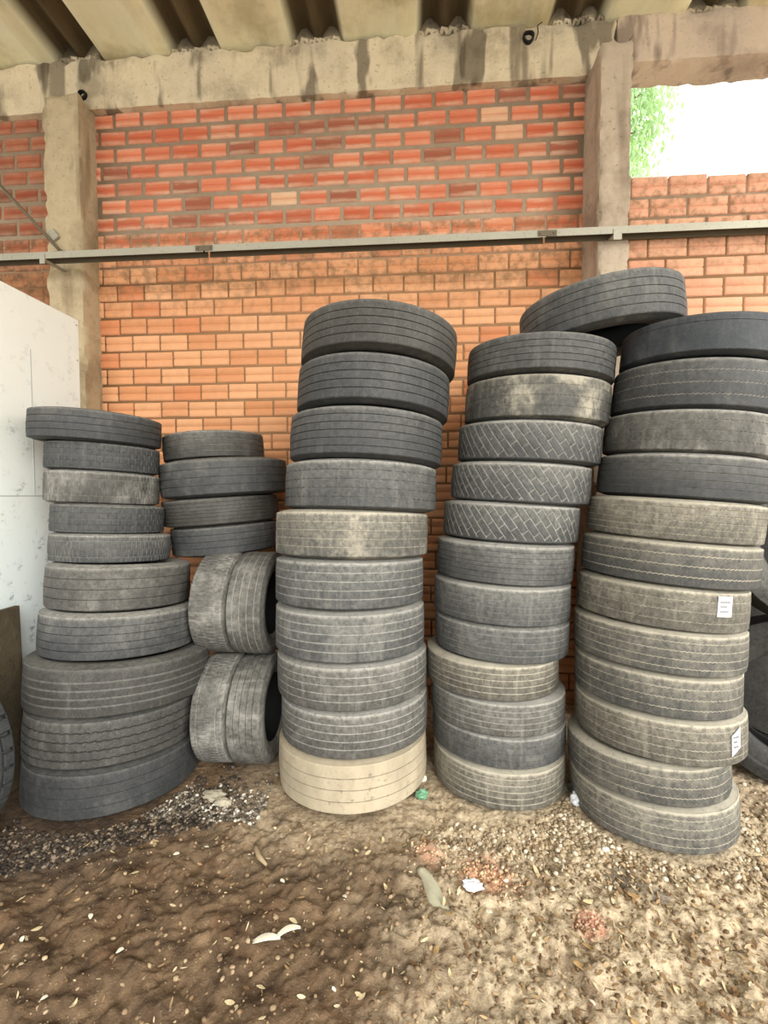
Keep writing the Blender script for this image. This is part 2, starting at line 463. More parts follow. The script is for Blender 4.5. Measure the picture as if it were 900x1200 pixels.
def rough_prism(name, x0, x1, y0, y1, z0, z1, m, amp=.006, step=.05, seed=0, kind='structure'):
    """box with chipped, slightly uneven faces"""
    import bmesh
    nx, ny, nz = [max(1, int(round(d / step))) for d in (x1 - x0, y1 - y0, z1 - z0)]
    V = []; F = []
    def face(o, a, b, na, nb):
        base = len(V)
        for i in range(na + 1):
            for j in range(nb + 1): V.append([o[k] + a[k] * i / na + b[k] * j / nb for k in range(3)])
        for i in range(na):
            for j in range(nb):
                p = base + i * (nb + 1) + j; F.append((p, p + nb + 1, p + nb + 2, p + 1))
    X, Y, Z = x1 - x0, y1 - y0, z1 - z0
    face((x0, y0, z0), (X, 0, 0), (0, 0, Z), nx, nz); face((x0, y1, z0), (0, 0, Z), (X, 0, 0), nz, nx)
    face((x0, y0, z0), (0, 0, Z), (0, Y, 0), nz, ny); face((x1, y0, z0), (0, Y, 0), (0, 0, Z), ny, nz)
    face((x0, y0, z0), (0, Y, 0), (X, 0, 0), ny, nx); face((x0, y0, z1), (X, 0, 0), (0, Y, 0), nx, ny)
    V = np.array(V)
    ex = np.minimum(V[:, 0] - x0, x1 - V[:, 0]); ey = np.minimum(V[:, 1] - y0, y1 - V[:, 1]); ez = np.minimum(V[:, 2] - z0, z1 - V[:, 2])
    E = np.sort(np.stack([ex, ey, ez], 1), 1)[:, 1]      # distance to nearest edge
    s = seed * 13.7
    nzv = fbm(V[:, 0] * 6 + V[:, 1] * 6 + s, V[:, 2] * 6 + V[:, 1] * 3, 3) - .5
    chip = np.clip(1 - E / .02, 0, 1) * np.clip(fbm(V[:, 0] * 14 + s, V[:, 2] * 14 + V[:, 1] * 9, 2) - .35, 0, 1) * .05
    C = np.array([(x0 + x1) / 2, (y0 + y1) / 2, (z0 + z1) / 2]); H = np.array([X, Y, Z]) / 2
    rel = (V - C) / H
    d = -(chip + amp * np.abs(nzv) * 1.6)
    on = np.abs(rel) > .9999
    V = V + np.sign(rel) * on * d[:, None] * np.array([1, 1, .6])
    o = mesh(name, V, F, m, None, False)
    bm = bmesh.new(); bm.from_mesh(o.data); bmesh.ops.remove_doubles(bm, verts=bm.verts, dist=.0004); bmesh.ops.recalc_face_normals(bm, faces=bm.faces); bm.to_mesh(o.data); bm.free()
    o.data.polygons.foreach_set('use_smooth', np.ones(len(o.data.polygons), dtype=bool))
    md = o.modifiers.new('es', 'EDGE_SPLIT'); md.split_angle = math.radians(38)
    return tag(o, kind=kind)

rough_prism('trim_1', PLX0, PLX1, PLY, 4.1, -.05, 5.30, M_PIL, .010, .04, 1)          # left pillar
rough_prism('trim_2', PRX0, PRX1, PRY, 4.1, -.05, 5.285, M_PIL_R, .010, .03, 2)       # right pillar
rough_prism('trim_3', -6.5, 1.60, 3.89, 4.10, BEAM_B, BEAM_T, M_BEAM, .010, .05, 3)   # ring beam
rough_prism('trim_4', 1.60, 6.2, 3.885, 4.15, BEAM_B + .075, BEAM_T + .02, M_BEAM_R, .010, .05, 4)

# roof : broad trough sheets with dark double ribs between them
prof = [(0, 0), (.05, .10), (.085, .15), (.14, .165), (.19, .11), (.225, .06), (.255, .06), (.29, .11), (.34, .165), (.395, .15), (.43, .10), (.48, 0), (.56, .0), (.92, 0), (.925, -.014), (1.075, -.014)]
xs = []; zs = []; rb = []
for k in range(-6, 7):
    for px, pz in prof:
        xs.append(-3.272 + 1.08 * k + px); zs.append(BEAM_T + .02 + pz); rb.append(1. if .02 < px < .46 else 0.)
ys = np.linspace(4.55, -2.6, 40)
xs = np.array(xs); zs = np.array(zs)
nx = len(xs)
V = np.stack([np.repeat(xs[None], 40, 0), np.repeat(ys[:, None], nx, 1), np.repeat(zs[None], 40, 0)], -1).reshape(-1, 3)
i = np.arange(39)[:, None]; j = np.arange(nx - 1)[None]
q = np.stack([i * nx + j, i * nx + j + 1, (i + 1) * nx + j + 1, (i + 1) * nx + j], -1).reshape(-1, 4)
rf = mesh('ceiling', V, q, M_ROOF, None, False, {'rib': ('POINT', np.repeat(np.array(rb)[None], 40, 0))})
sd = rf.modifiers.new('solid', 'SOLIDIFY'); sd.thickness = .01; sd.offset = 1
tag(rf, kind='structure')
# mortar packing that closes the ribs above the beam
b = MB()
for k in range(-3, 6):
    x0 = -3.272 + 1.08 * k
    pp = [(x0 + px, BEAM_T + .015 + pz) for px, pz in prof[:12]]
    n = len(pp)
    b.add([(x, 3.95, z) for x, z in pp] + [(x, 4.07, z) for x, z in pp], [tuple(range(n))[::-1], tuple(range(n, 2 * n))] + [(a, (a + 1) % n, n + (a + 1) % n, n + a) for a in range(n)])
    for t in range(7):      # lumps squeezed out of the joint
        cx = x0 + .06 + .06 * t + random.uniform(-.02, .02); r = random.uniform(.018, .034)
        b.tube([(cx - r, 3.945, BEAM_T + .01), (cx - r * .4, 3.925, BEAM_T + .02 + r), (cx + r * .6, 3.93, BEAM_T + .02 + r * .8), (cx + r, 3.945, BEAM_T + .012)], r * .7, 6)
tag(b.build('trim_5', M_BEAM, None, True), kind='structure')

# ------------------------------------------------------------------ ground
BASES = [(-.426, 2.90, .50), (-1.974, 2.72, .51), (.535, 2.946, .44), (1.378, 2.70, .45), (-1.2, 3.0, .36), (2.42, 2.98, .4), (-2.55, 2.0, .3)]
def hgt(x, y):
    x = np.asarray(x, float); y = np.asarray(y, float)
    h = .055 * (fbm(x * 1.7 + 3, y * 1.7, 3) - .5) + .060 * (fbm(x * 7 + 1, y * 7 + 5, 4, .6) - .5)
    h = h + .030 * (np.abs(2 * fbm(x * 11 + 7, y * 11, 3, .6) - 1) - .3)
    # trodden diagonal ridges and ruts
    s = (x * .55 + y * .83); t = (-x * .83 + y * .55)
    ridge = np.abs(2 * ((s * 6 + 1.3 * fbm(x * 2.3, y * 2.3, 2)) % 1) - 1)
    h = h + .014 * (ridge - .5) * np.clip(fbm(x * 1.3 + 9, y * 1.3 + 2, 2) * 3 - 1.2, 0, 1)
    h = h + .012 * (vnoise(t * 9 + 4, s * 26) - .5) * np.clip(vnoise(x * 1.7, y * 1.7 + 30) * 2.4 - .8, 0, 1)
    rt = np.abs(s - 2.02 + .35 * t + .06 * np.sin(t * 5)); h = h - .022 * np.exp(-(rt / .06) ** 2) * np.clip((x + .4) * 4, 0, 1) * np.clip((.5 - x) * 4, 0, 1)
    h = h - .014
    near = np.ones_like(h)
    for bx, by, br in BASES:
        d = np.hypot(x - bx, y - by) - br
        near = np.minimum(near, np.clip((d + .02) / .22, 0, 1))
    near = np.minimum(near, np.clip((3.6 - y) / .4, 0, 1))
    return h * near - .004 * (1 - near)
gx = np.unique(np.concatenate([np.linspace(-12, -3.2, 30), np.arange(-3.2, 3.2, .009), np.linspace(3.2, 12, 30)]))
gy = np.unique(np.concatenate([np.linspace(-14, .8, 40), np.arange(.8, 3.1, .009), np.linspace(3.1, 3.95, 30), np.array([4.2, 6, 9, 14, 22, 40])]))
GX, GY = np.meshgrid(gx, gy, indexing='ij')
GZ = hgt(GX, GY)
fine = (.026 * (fbm(GX * 22, GY * 22 + 3, 4, .7) - .5) + .010 * (fbm(GX * 70, GY * 70, 2) - .5)) * (.55 + .45 * np.clip((GX + .6) / .8, 0, 1))
GZ = GZ + np.where((np.abs(GX) < 3.2) & (GY > .8) & (GY < 3.3), fine, 0)
ni, nj = GX.shape
i = np.arange(ni - 1)[:, None]; j = np.arange(nj - 1)[None]
q = np.stack([i * nj + j, (i + 1) * nj + j, (i + 1) * nj + j + 1, i * nj + j + 1], -1).reshape(-1, 4)

def m_ground():
    m = NT('dirt')
    P = m.xyz()
    n1 = m.noise(1.3, 5, .6); n2 = m.noise(6, 6, .65); n3 = m.noise(34, 5, .7); n4 = m.noise(120, 3, .6); n5 = m.noise(3.1, 5, .6, (5, 9, 0))
    brown = m.mix(m.ramp(n2, .3, .7), srgb(72, 58, 45), srgb(122, 101, 78))
    pale = m.mix(m.ramp(n3, .3, .65), srgb(150, 132, 106), srgb(198, 182, 154))
    # trampled earth is browner to the left, paler to the right
    side = m.math('ADD', P[0], m.math('MULTIPLY', m.math('SUBTRACT', n1, .5), 2.2))
    f = m.ramp(side, -.45, .45)
    near_stack = m.math('MULTIPLY', m.ramp(P[1], 1.95, 2.5), m.ramp(n5, .35, .6, .25, .85))
    f = m.math('MAXIMUM', f, m.math('MULTIPLY', near_stack, m.ramp(P[0], -1.35, -.7)))
    col = m.mix(f, brown, pale)
    col = m.mix(m.ramp(n5, .52, .70, 0, .6), col, srgb(88, 62, 42))
    col = m.mix(m.ramp(n3, .60, .74, 0, .5), col, srgb(212, 198, 172))
    col = m.mix(m.ramp(n3, .42, .30, 0, .6), col, srgb(70, 54, 40))
    col = m.mix(m.ramp(n4, .66, .76, 0, .35), col, srgb(214, 204, 184))
    # dark gravelly soil along the left
    lf = m.math('MULTIPLY', m.ramp(m.math('ADD', P[0], m.math('MULTIPLY', n2, .5)), -1.1, -1.6), m.ramp(P[1], 1.75, 2.05))
    col = m.mix(m.math('MULTIPLY', lf, .75), col, srgb(62, 52, 44))
    # brick dust trodden into the soil
    def spot(x, y, r, c, a):
        dx = m.math('SUBTRACT', P[0], x); dy = m.math('SUBTRACT', P[1], y)
        d = m.math('SQRT', m.math('ADD', m.math('MULTIPLY', dx, dx), m.math('MULTIPLY', dy, dy)))
        d = m.math('ADD', d, m.math('MULTIPLY', m.math('SUBTRACT', n2, .5), r * 1.2))
        return m.mix(m.ramp(d, r, r * .3, 0, a), col, c)
    col = spot(.34, 2.14, .17, srgb(196, 146, 118), .8)
    col = spot(.08, 2.24, .10, srgb(190, 144, 118), .6)
    col = spot(.76, 1.935, .085, srgb(184, 132, 110), .8)
    col = spot(1.0, 2.15, .12, srgb(64, 60, 54), .75)
    col = spot(1.12, 2.08, .08, srgb(60, 62, 70), .6)
    col = m.mix(m.ramp(P[1], -2.4, -3.4), col, m.mix(n2, srgb(208, 202, 190), srgb(224, 219, 208)))   # unseen yard behind the camera, made pale to bounce light up to the roof
    m.bump(m.math('ADD', m.math('MULTIPLY', n4, .6), n3), .7, .012)
    return m.done(col, .95, .12)
M_DIRT = m_ground()
fl = mesh('floor', np.stack([GX, GY, GZ], -1).reshape(-1, 3), q, M_DIRT, None, True)
tag(fl, kind='structure')

# ------------------------------------------------------------------ tyre stacks
# each row : centre x, y, z, axis tilt x, y, radius, width
C = [(-0.252, 2.906, 2.748, 0.065, 0.081, 0.494, 0.268), (-0.291, 2.927, 2.471, 0.056, 0.071, 0.490, 0.284), (-0.339, 2.940, 2.180, 0.040, 0.057, 0.496, 0.296),
     (-0.375, 2.940, 1.884, 0.024, 0.055, 0.494, 0.295), (-0.434, 2.933, 1.593, 0.010, 0.066, 0.499, 0.288), (-0.449, 2.926, 1.301, 0.001, 0.065, 0.486, 0.295),
     (-0.445, 2.918, 1.004, -0.007, 0.061, 0.489, 0.299), (-0.431, 2.915, 0.719, -0.021, 0.057, 0.493, 0.270), (-0.416, 2.908, 0.446, -0.022, 0.053, 0.482, 0.275), (-0.426, 2.900, 0.154, -0.022, 0.045, 0.488, 0.308)]
A = [(-2.185, 2.905, 2.285, 0.054, 0.002, 0.388, 0.198), (-2.165, 2.934, 2.091, 0.048, 0.018, 0.340, 0.187), (-2.165, 2.926, 1.889, 0.042, 0.032, 0.341, 0.216),
     (-2.122, 2.912, 1.683, 0.031, 0.048, 0.337, 0.194), (-2.097, 2.899, 1.492, 0.020, 0.066, 0.360, 0.187), (-2.008, 2.860, 1.257, 0.014, 0.079, 0.426, 0.285),
     (-1.983, 2.819, 0.978, 0.011, 0.089, 0.458, 0.276), (-1.956, 2.783, 0.694, 0.008, 0.103, 0.532, 0.296), (-1.978, 2.736, 0.407, 0.007, 0.103, 0.492, 0.282), (-1.974, 2.723, 0.133, 0.001, 0.087, 0.499, 0.266)]
D = [(0.780, 2.998, 2.659, 0.055, -0.022, 0.453, 0.221), (0.766, 3.021, 2.418, 0.053, -0.027, 0.451, 0.261), (0.724, 3.034, 2.166, 0.051, -0.023, 0.452, 0.246),
     (0.672, 3.039, 1.919, 0.051, -0.012, 0.444, 0.251), (0.612, 3.035, 1.675, 0.050, 0.006, 0.435, 0.241), (0.574, 3.025, 1.430, 0.044, 0.012, 0.441, 0.252),
     (0.554, 3.011, 1.185, 0.037, 0.023, 0.440, 0.241), (0.553, 2.998, 0.955, 0.030, 0.034, 0.432, 0.220), (0.490, 2.981, 0.736, 0.014, 0.043, 0.427, 0.221),
     (0.526, 2.967, 0.524, 0.014, 0.056, 0.431, 0.203), (0.533, 2.961, 0.330, 0.017, 0.055, 0.427, 0.189), (0.535, 2.946, 0.118, 0.010, 0.045, 0.422, 0.237)]
E_ = [(1.663, 2.783, 2.669, 0.096, -0.023, 0.425, 0.210), (1.638, 2.820, 2.430, 0.088, -0.032, 0.429, 0.270), (1.604, 2.830, 2.180, 0.083, -0.025, 0.439, 0.235),
      (1.575, 2.829, 1.940, 0.078, -0.017, 0.443, 0.247), (1.527, 2.824, 1.703, 0.069, -0.007, 0.454, 0.229), (1.496, 2.809, 1.469, 0.068, 0.011, 0.458, 0.241),
      (1.449, 2.790, 1.234, 0.062, 0.028, 0.441, 0.233), (1.425, 2.769, 1.005, 0.046, 0.046, 0.446, 0.230), (1.409, 2.744, 0.780, 0.032, 0.058, 0.430, 0.224),
      (1.418, 2.725, 0.553, 0.009, 0.067, 0.436, 0.233), (1.348, 2.702, 0.332, -0.017, 0.073, 0.417, 0.209), (1.378, 2.700, 0.114, -0.027, 0.062, 0.432, 0.229)]
B = [(-1.593, 3.400, 2.203, -0.064, -0.003, 0.372, 0.206), (-1.498, 3.380, 1.968, -0.066, -0.012, 0.470, 0.268), (-1.535, 3.396, 1.725, -0.074, -0.008, 0.430, 0.205), (-1.516, 3.413, 1.512, -0.075, -0.005, 0.400, 0.220)]

RIB4 = dict(kind='rib'); RIB5 = dict(kind='rib', g=[-.6, -.3, 0, .3, .6], w=.018)
RIBD = dict(kind='rib', w=.024, d=.004)
RIBD5 = dict(kind='rib', g=[-.6, -.3, 0, .3, .6], w=.022, d=.004)
RIB3 = dict(kind='rib', g=[-.42, 0, .42], w=.018)
FINE = dict(kind='rib', g=[-.62, -.36, -.1, .1, .36, .62], w=.012, d=.006)
SMOOTH = dict(kind='rib', g=[.5], w=.014, d=.004)
ZIG3 = dict(kind='zig', d=.0035, g=[-.46, 0, .46], w=.022, amp=.016, nz=112, na=560)
ZIG4 = dict(kind='zig', d=.0035, g=[-.57, -.19, .19, .57], w=.020, amp=.013, nz=112, na=560)
WAVE = dict(kind='zig', g=[-.52, -.17, .17, .52], w=.022, amp=.014, nz=72, d=.007)
DIAM = dict(kind='diamond', rot=-52, L=.104, H=.045, gw=.0036, d=.006, na=720, nu=44)
BLOCK = dict(kind='block', rot=0, L=.045, H=.036, gw=.0028, d=.0035, na=600, nu=40)
BLOCK2 = dict(kind='block', rot=0, L=.028, H=.05, gw=.0024, d=.003, na=720, nu=36)
def mp(**k): return k
blue = (0.0225, 0.0255, 0.028)
warm = (0.028, 0.0265, 0.023)
TAN = srgb(180, 174, 157)

def stack(rows, spec, group, stick={}):
    for k, (row, (sty, m, lab)) in enumerate(zip(rows, spec)):
        x, y, z, ax, ay, R, w = row
        tyre('truck_tyre', (x, y, z), (ax, ay, 1), R, w * 1.0, sty, m, lab, group, sticker=stick.get(k))

stack(C, [
    (RIB4, mp(dust=.13, groove=.02, tint=warm, top=.22, blotch=.12), 'dark ribbed truck tyre at the very top of the tall central stack'),
    (RIB4, mp(dust=.13, groove=.02, tint=blue, top=.28, blotch=.12), 'dark truck tyre second from the top of the central stack'),
    (RIB5, mp(dust=.16, groove=.04, tint=blue, top=.4, blotch=.15), 'dark five-grooved truck tyre third from the top of the central stack'),
    (WAVE, mp(dust=.26, groove=.12, tint=blue, top=.7, blotch=.2), 'grey wavy-grooved truck tyre fourth from the top of the central stack'),
    (RIBD, mp(dust=.38, groove=.2, tint=blue, top=.9, blotch=.6, dustcol=TAN), 'dusty tan-topped truck tyre fifth from the top of the central stack'),
    (RIBD, mp(dust=.30, groove=.3, tint=blue, top=.8, blotch=.25), 'dusty grey truck tyre fifth from the ground in the central stack'),
    (RIBD, mp(dust=.28, groove=.3, tint=blue, top=.8, blotch=.3), 'dusty grey truck tyre fourth from the ground in the central stack'),
    (RIBD, mp(dust=.34, groove=.3, tint=warm, top=.75, blotch=.3), 'dusty grey truck tyre third from the ground in the central stack'),
    (RIBD, mp(dust=.34, groove=.35, tint=warm, top=.7, blotch=.3), 'dark dusty truck tyre just above the pale one at the bottom of the central stack'),
    (RIB3, mp(dust=3.2, groove=-.5, tint=warm, top=.5, blotch=.6, dustcol=srgb(178, 166, 142)), 'pale tan mud-caked truck tyre on the ground under the central stack')],
    'tyres in the central stack')
stack(A, [
    (RIB3, mp(dust=.12, groove=.03, tint=blue, top=.3, blotch=.2), 'wide dark tyre tilted on top of the far-left stack by the white panel'),
    (BLOCK, mp(dust=.12, groove=.06, tint=blue, top=.3, blotch=.1), 'small dark block-tread tyre second from the top of the far-left stack'),
    (BLOCK2, mp(dust=.14, groove=.1, tint=warm, top=.5, blotch=.6), 'mud-smeared small tyre third from the top of the far-left stack'),
    (BLOCK, mp(dust=.12, groove=.05, tint=blue, top=.35, blotch=.12), 'small block-tread tyre fourth from the top of the far-left stack'),
    (BLOCK2, mp(dust=.14, groove=.12, tint=blue, top=.65, blotch=.15), 'small dark tyre fifth from the top of the far-left stack, last of the narrow ones'),
    (RIB3, mp(dust=.22, groove=-.05, tint=warm, top=.45, blotch=.35), 'brown-dusted tyre fifth from the ground in the far-left stack'),
    (RIB4, mp(dust=.14, groove=-.02, tint=blue, top=.55, blotch=.2), 'bluish black tyre fourth from the ground in the far-left stack'),
    (dict(kind='rib', g=[-.5, -.2, .1, .4], w=.04, d=.006), mp(dust=.13, groove=.13, tint=(.021, .020, .018), top=.16, blotch=.12), 'widest tyre of the far-left stack, broad worn ribs, third from the ground'),  # tints of the lowest three darkened to carry the shade on the left
    (dict(kind='zig', g=[-.55, -.2, .15, .5], w=.032, amp=.016, nz=64, d=.009), mp(dust=.17, groove=-.5, tint=(.020, .020, .019), top=.14, blotch=.16), 'wavy-grooved wide tyre second from the ground in the far-left stack'),
    (RIB3, mp(dust=.08, groove=.06, tint=(.017, .019, .021), top=.1, blotch=.12), 'smooth black tyre on the ground at the bottom of the far-left stack')],
    'tyres in the far-left stack')
stack(D, [
    (RIB4, mp(dust=.26, groove=.12, tint=blue, top=.3, blotch=.2), 'grey ribbed tyre on top of the fourth stack under the leaning tyre'),
    (ZIG3, mp(dust=.24, groove=.05, tint=blue, top=.5, blotch=1.0, dustcol=TAN), 'mud-blotched zigzag-grooved tyre second from the top of the fourth stack'),
    (DIAM, mp(dust=.20, groove=.35, tint=blue, top=.95, blotch=.12), 'uppermost of the three diagonal-block-tread tyres in the fourth stack'),
    (DIAM, mp(dust=.24, groove=.4, tint=blue, top=1.0, blotch=.15), 'middle one of the three diagonal-block-tread tyres in the fourth stack'),
    (DIAM, mp(dust=.22, groove=.42, tint=blue, top=1.0, blotch=.12), 'lowest of the three diagonal-block-tread tyres in the fourth stack'),
    (FINE, mp(dust=.26, groove=.06, tint=blue, top=.9, blotch=.15), 'smooth worn tyre directly below the diagonal-block-tread tyres in the fourth stack'),
    (RIBD5, mp(dust=.30, groove=.16, tint=blue, top=.95, blotch=.2), 'fine-ribbed tyre sixth from the ground in the fourth stack'),
    (RIBD, mp(dust=.26, groove=.2, tint=blue, top=.5, blotch=.25), 'dark tyre fifth from the ground in the fourth stack'),
    (RIBD, mp(dust=.34, groove=.4, tint=warm, top=.95, blotch=.3, dustcol=TAN), 'dusty tan-topped tyre sticking out left, fourth from the ground in the fourth stack'),
    (RIBD, mp(dust=.36, groove=.4, tint=warm, top=.9, blotch=.3), 'dusty ribbed tyre third from the ground in the fourth stack'),
    (RIB3, mp(dust=.22, groove=.2, tint=blue, top=.7, blotch=.3), 'dark tyre second from the ground in the fourth stack'),
    (RIBD5, mp(dust=.40, groove=.45, tint=warm, top=1.0, blotch=.35, dustcol=TAN), 'dusty tan tyre on the ground at the bottom of the fourth stack')],
    'tyres in the fourth stack')
stack(E_, [
    (SMOOTH, mp(dust=.08, groove=.05, tint=(.022, .028, .034), top=.12, blotch=.15), 'smooth bald blue-black tyre at the top of the far-right stack'),
    (ZIG3, mp(dust=.12, groove=.3, tint=blue, top=.6, blotch=.15), 'dark zigzag-grooved tyre second from the top of the far-right stack'),
    (ZIG3, mp(dust=.28, groove=.15, tint=warm, top=.7, blotch=.6), 'worn muddy grey tyre third from the top of the far-right stack'),
    (RIB4, mp(dust=.12, groove=.25, tint=blue, top=.8, blotch=.15), 'dark straight-ribbed tyre fourth from the top of the far-right stack'),
    (dict(kind='zig', g=[-.6, -.3, 0, .3, .6], w=.03, amp=.02, nz=150, d=.007), mp(dust=.45, groove=.4, tint=warm, top=.9, blotch=.5, dustcol=TAN), 'pale rough-treaded tyre fifth from the top of the far-right stack'),
    (ZIG3, mp(dust=.16, groove=.6, tint=blue, top=.95, blotch=.15, dustcol=TAN), 'dark tyre with three white zigzag grooves above the upper stickered tyre'),
    (ZIG3, mp(dust=.38, groove=.3, tint=warm, top=.8, blotch=.45, dustcol=TAN), 'dusty tyre with a square white sticker, higher up in the far-right stack'),
    (ZIG4, mp(dust=.26, groove=.5, tint=blue, top=.95, blotch=.3, dustcol=TAN), 'zigzag-grooved tyre just under the upper stickered tyre of the far-right stack'),
    (ZIG3, mp(dust=.24, groove=.4, tint=blue, top=.85, blotch=.25, dustcol=TAN), 'zigzag-grooved tyre fourth from the ground in the far-right stack'),
    (ZIG4, mp(dust=.40, groove=.4, tint=warm, top=.9, blotch=.45, dustcol=TAN), 'dusty tyre with a torn white sticker, third from the ground in the far-right stack'),
    (ZIG3, mp(dust=.24, groove=.5, tint=blue, top=.85, blotch=.25, dustcol=TAN), 'dark zigzag-grooved tyre second from the ground in the far-right stack'),
    (ZIG4, mp(dust=.42, groove=.5, tint=blue, top=.9, blotch=.4, dustcol=TAN), 'dusty grey tyre on the ground at the bottom of the far-right stack')],
    'tyres in the far-right stack', {6: (4.965, .21 - .05, .085, .105, 0.0), 9: (5.19, .06, .07, .105, .35)})
stack(B, [
    (dict(kind='rib', g=[-.45, -.05, .35], w=.03, d=.008), mp(dust=.16, groove=.25, tint=warm, top=.5, blotch=.2), 'small brownish ribbed tyre on top of the short second stack'),
    (RIB3, mp(dust=.14, groove=.06, tint=blue, top=.3, blotch=.3), 'widest tyre of the short second stack, second from its top'),
    (FINE, mp(dust=.12, groove=.0, tint=warm, top=.3, blotch=.15), 'dark tyre third from the top of the short second stack'),
    (RIB3, mp(dust=.14, groove=.0, tint=blue, top=.3, blotch=.15), 'dark tilted tyre lying on the upper pair of upright tyres')],
    'tyres in the short second stack', {3: (3.82, -.09, .045, .05, 0.3)})
# the upright pairs below them
UPR = 'upright tyres under the short second stack'
rsh = dict(kind='block', rot=0, L=.03, H=.062, gw=.0024, d=.0035, na=600, nu=36)
tyre('car_tyre', (-1.336, 3.0, .36), (1, .02, .03), .36, .235, rsh, mp(dust=.48, groove=.1, tint=warm, top=.1, blotch=.5), 'left one of the lower pair of upright dusty tyres, standing on the ground', UPR, True)
tyre('car_tyre', (-1.098, 3.0, .36), (1, .02, .03), .36, .238, RIB4, mp(dust=.46, groove=.1, tint=warm, top=.1, blotch=.5), 'right one of the lower pair of upright dusty tyres, standing on the ground', UPR, True)
tyre('car_tyre', (-1.390, 3.12, 1.075), (1, .02, -.02), .36, .25, rsh, mp(dust=.44, groove=.1, tint=warm, top=.1, blotch=.5), 'left one of the upper pair of upright dusty tyres', UPR, True)
tyre('car_tyre', (-1.136, 3.12, 1.07), (1, .02, -.02), .36, .252, ZIG4, mp(dust=.42, groove=.45, tint=warm, top=.1, blotch=.45), 'right one of the upper pair of upright dusty tyres, pale zigzag grooves', UPR, True)
# leaning tyre bridging the two right stacks
tyre('truck_tyre', (1.155, 3.01, 2.945), (-.105, .0, 1), .478, .275, RIB4, mp(dust=.22, groove=.12, tint=blue, top=.3, blotch=.25), 'grey tyre lying aslant across the tops of the two right stacks', None)
# lugged tyre at the left edge, near-black tyres on the right, the large one added to darken the gap
tyre('tractor_tyre', (-2.545, 2.0, .50), (-.10, -1, .05), .50, .25, dict(kind='lug', L=.085, gw=.012, d=.026, na=480, nu=40), mp(dust=.08, groove=.02, tint=(.024, .027, .029), top=.1, blotch=.1), 'black lug-treaded tyre standing at the left edge beside the dark board', None, True)
BK = 'tyres standing behind the far-right stack'
BLK = (.006, .0065, .007)  # near-black tint puts the deep shade behind the stack into the rubber
tyre('truck_tyre', (2.42, 2.98, .53), (-.447, -.894, .06), .535, .27, RIB3, mp(dust=.06, groove=.02, tint=BLK, top=.05, blotch=.08), 'black tyre standing upright on the gravel behind the far-right stack, hole facing out', BK, True)
tyre('tractor_tyre', (2.92, 3.49, 1.0), (-.02, -1, 0), 1.0, .25, RIB3, mp(dust=.05, groove=.02, tint=BLK, top=.05, blotch=.05), 'large black tyre added to darken the gap before the brick wall at the right edge', BK, True, rin=.32)
tyre('truck_tyre', (2.50, 3.0, 1.52), (-.25, -.93, .22), .50, .27, RIB5, mp(dust=.14, groove=.12, tint=BLK, top=.1, blotch=.2), 'dark tyre leaning back on top of the black upright ones at the right edge', BK, True)

# ------------------------------------------------------------------ white panel and dark board
p = thing('cargo_box_panel', (-2.645, 2.9, -.01), 'tall white painted panel standing along the left side, scuffed low down', 'panel')
b = MB(); b.box(-.05, 0, -.46, .43, 0, 3.215)
bevel(b.build('sheet', M_PANEL, p), .006)
b = MB(); b.box(0.0, .0022, -.46, .43, 1.846, 1.852); b.box(0.0, .0022, -.02, -.014, 1.852, 2.85)
b.build('seam', m_plain('seam_grey', srgb(176, 180, 178), .6, .1), p)
b = MB()
for z in (3.17, 2.9, 2.5, 2.1, 1.7, 1.3, .9, .5):
    b.tube([(0, .405, z), (.004, .405, z)], .006, 8)
b.build('rivet', m_plain('rivet_grey', srgb(150, 150, 146), .5, .1), p)
b = MB(); b.box(-.016, .016, -.13, .13, 0, 1.15)
o = bevel(b.build('wooden_board', M_BOARD, None, loc=(-2.535, 2.505, -.012)), .005)
o.rotation_euler = (0, math.radians(-1.2), 0)
tag(o, 'dark grimy board standing on edge at the left beside the white panel', 'board')

# ------------------------------------------------------------------ steel rail and brace on the wall
GY_, GZ_ = 3.56, kz(3.728)
g = thing('steel_rail', (0, GY_, GZ_), 'long galvanised steel rail running across the pillars', 'rail')
b = MB(); b2 = MB()
hh = .042
for a in ((-5.2, -1.72), (-1.705, .962), (.975, 4.6)):
    dz = .004 if a[0] > -1 else 0
    b.box(a[0], a[1], -.046, -.042, -.012 + dz, hh + dz); b.box(a[0], a[1], -.042, .046, hh - .004 + dz, hh + dz); b2.box(a[0], a[1], .042, .046, -.012 + dz, hh - .004 + dz); b2.box(a[0], a[1], -.0418, .042, hh - .008 + dz, hh - .0042 + dz)
b2.build('channel_underside', M_RUST_SHADE, g)  # darker steel puts the shade inside the channel into its colour
b.build('channel', M_STEEL, g)
for x in (-1.712, .968):
    b = MB(); b.box(x - .07, x + .07, -.051, -.0465, -.006, hh - .006); b.build('splice_plate', M_RUST_SHADE, g)
    for dx in (-.05, .05):
        b = MB(); b.tube([(x + dx, -.050, .016), (x + dx, -.058, .016)], .009, 6); b.build('bolt', M_RUST_SHADE, g)
for x, w_, yb in ((-3.09, .022, PLY - GY_), (1.48, .03, PRY - GY_)):
    b = MB(); b.add([(x + sx * w_, yy, zz) for sx in (-1, 1) for yy, zz in ((-.0465, .025), (-.052, .025), (-.052, -.055), (-.0465, -.055), (-.0465, -.019), (yb + .006, -.004), (yb + .006, .006), (-.0465, -.0135))],
                    [(0, 1, 2, 3, 4, 7), (4, 5, 6, 7), (8, 15, 12, 11, 10, 9), (12, 15, 14, 13)] + [(i, i + 8, (i + 1) % 8 + 8, (i + 1) % 8) for i in range(8)])
    b.build('bracket', M_STEEL, g)
br = thing('diagonal_brace', (-3.12, 3.66, kz(3.90)), 'thin steel brace slanting up to the left from the left pillar', 'brace')
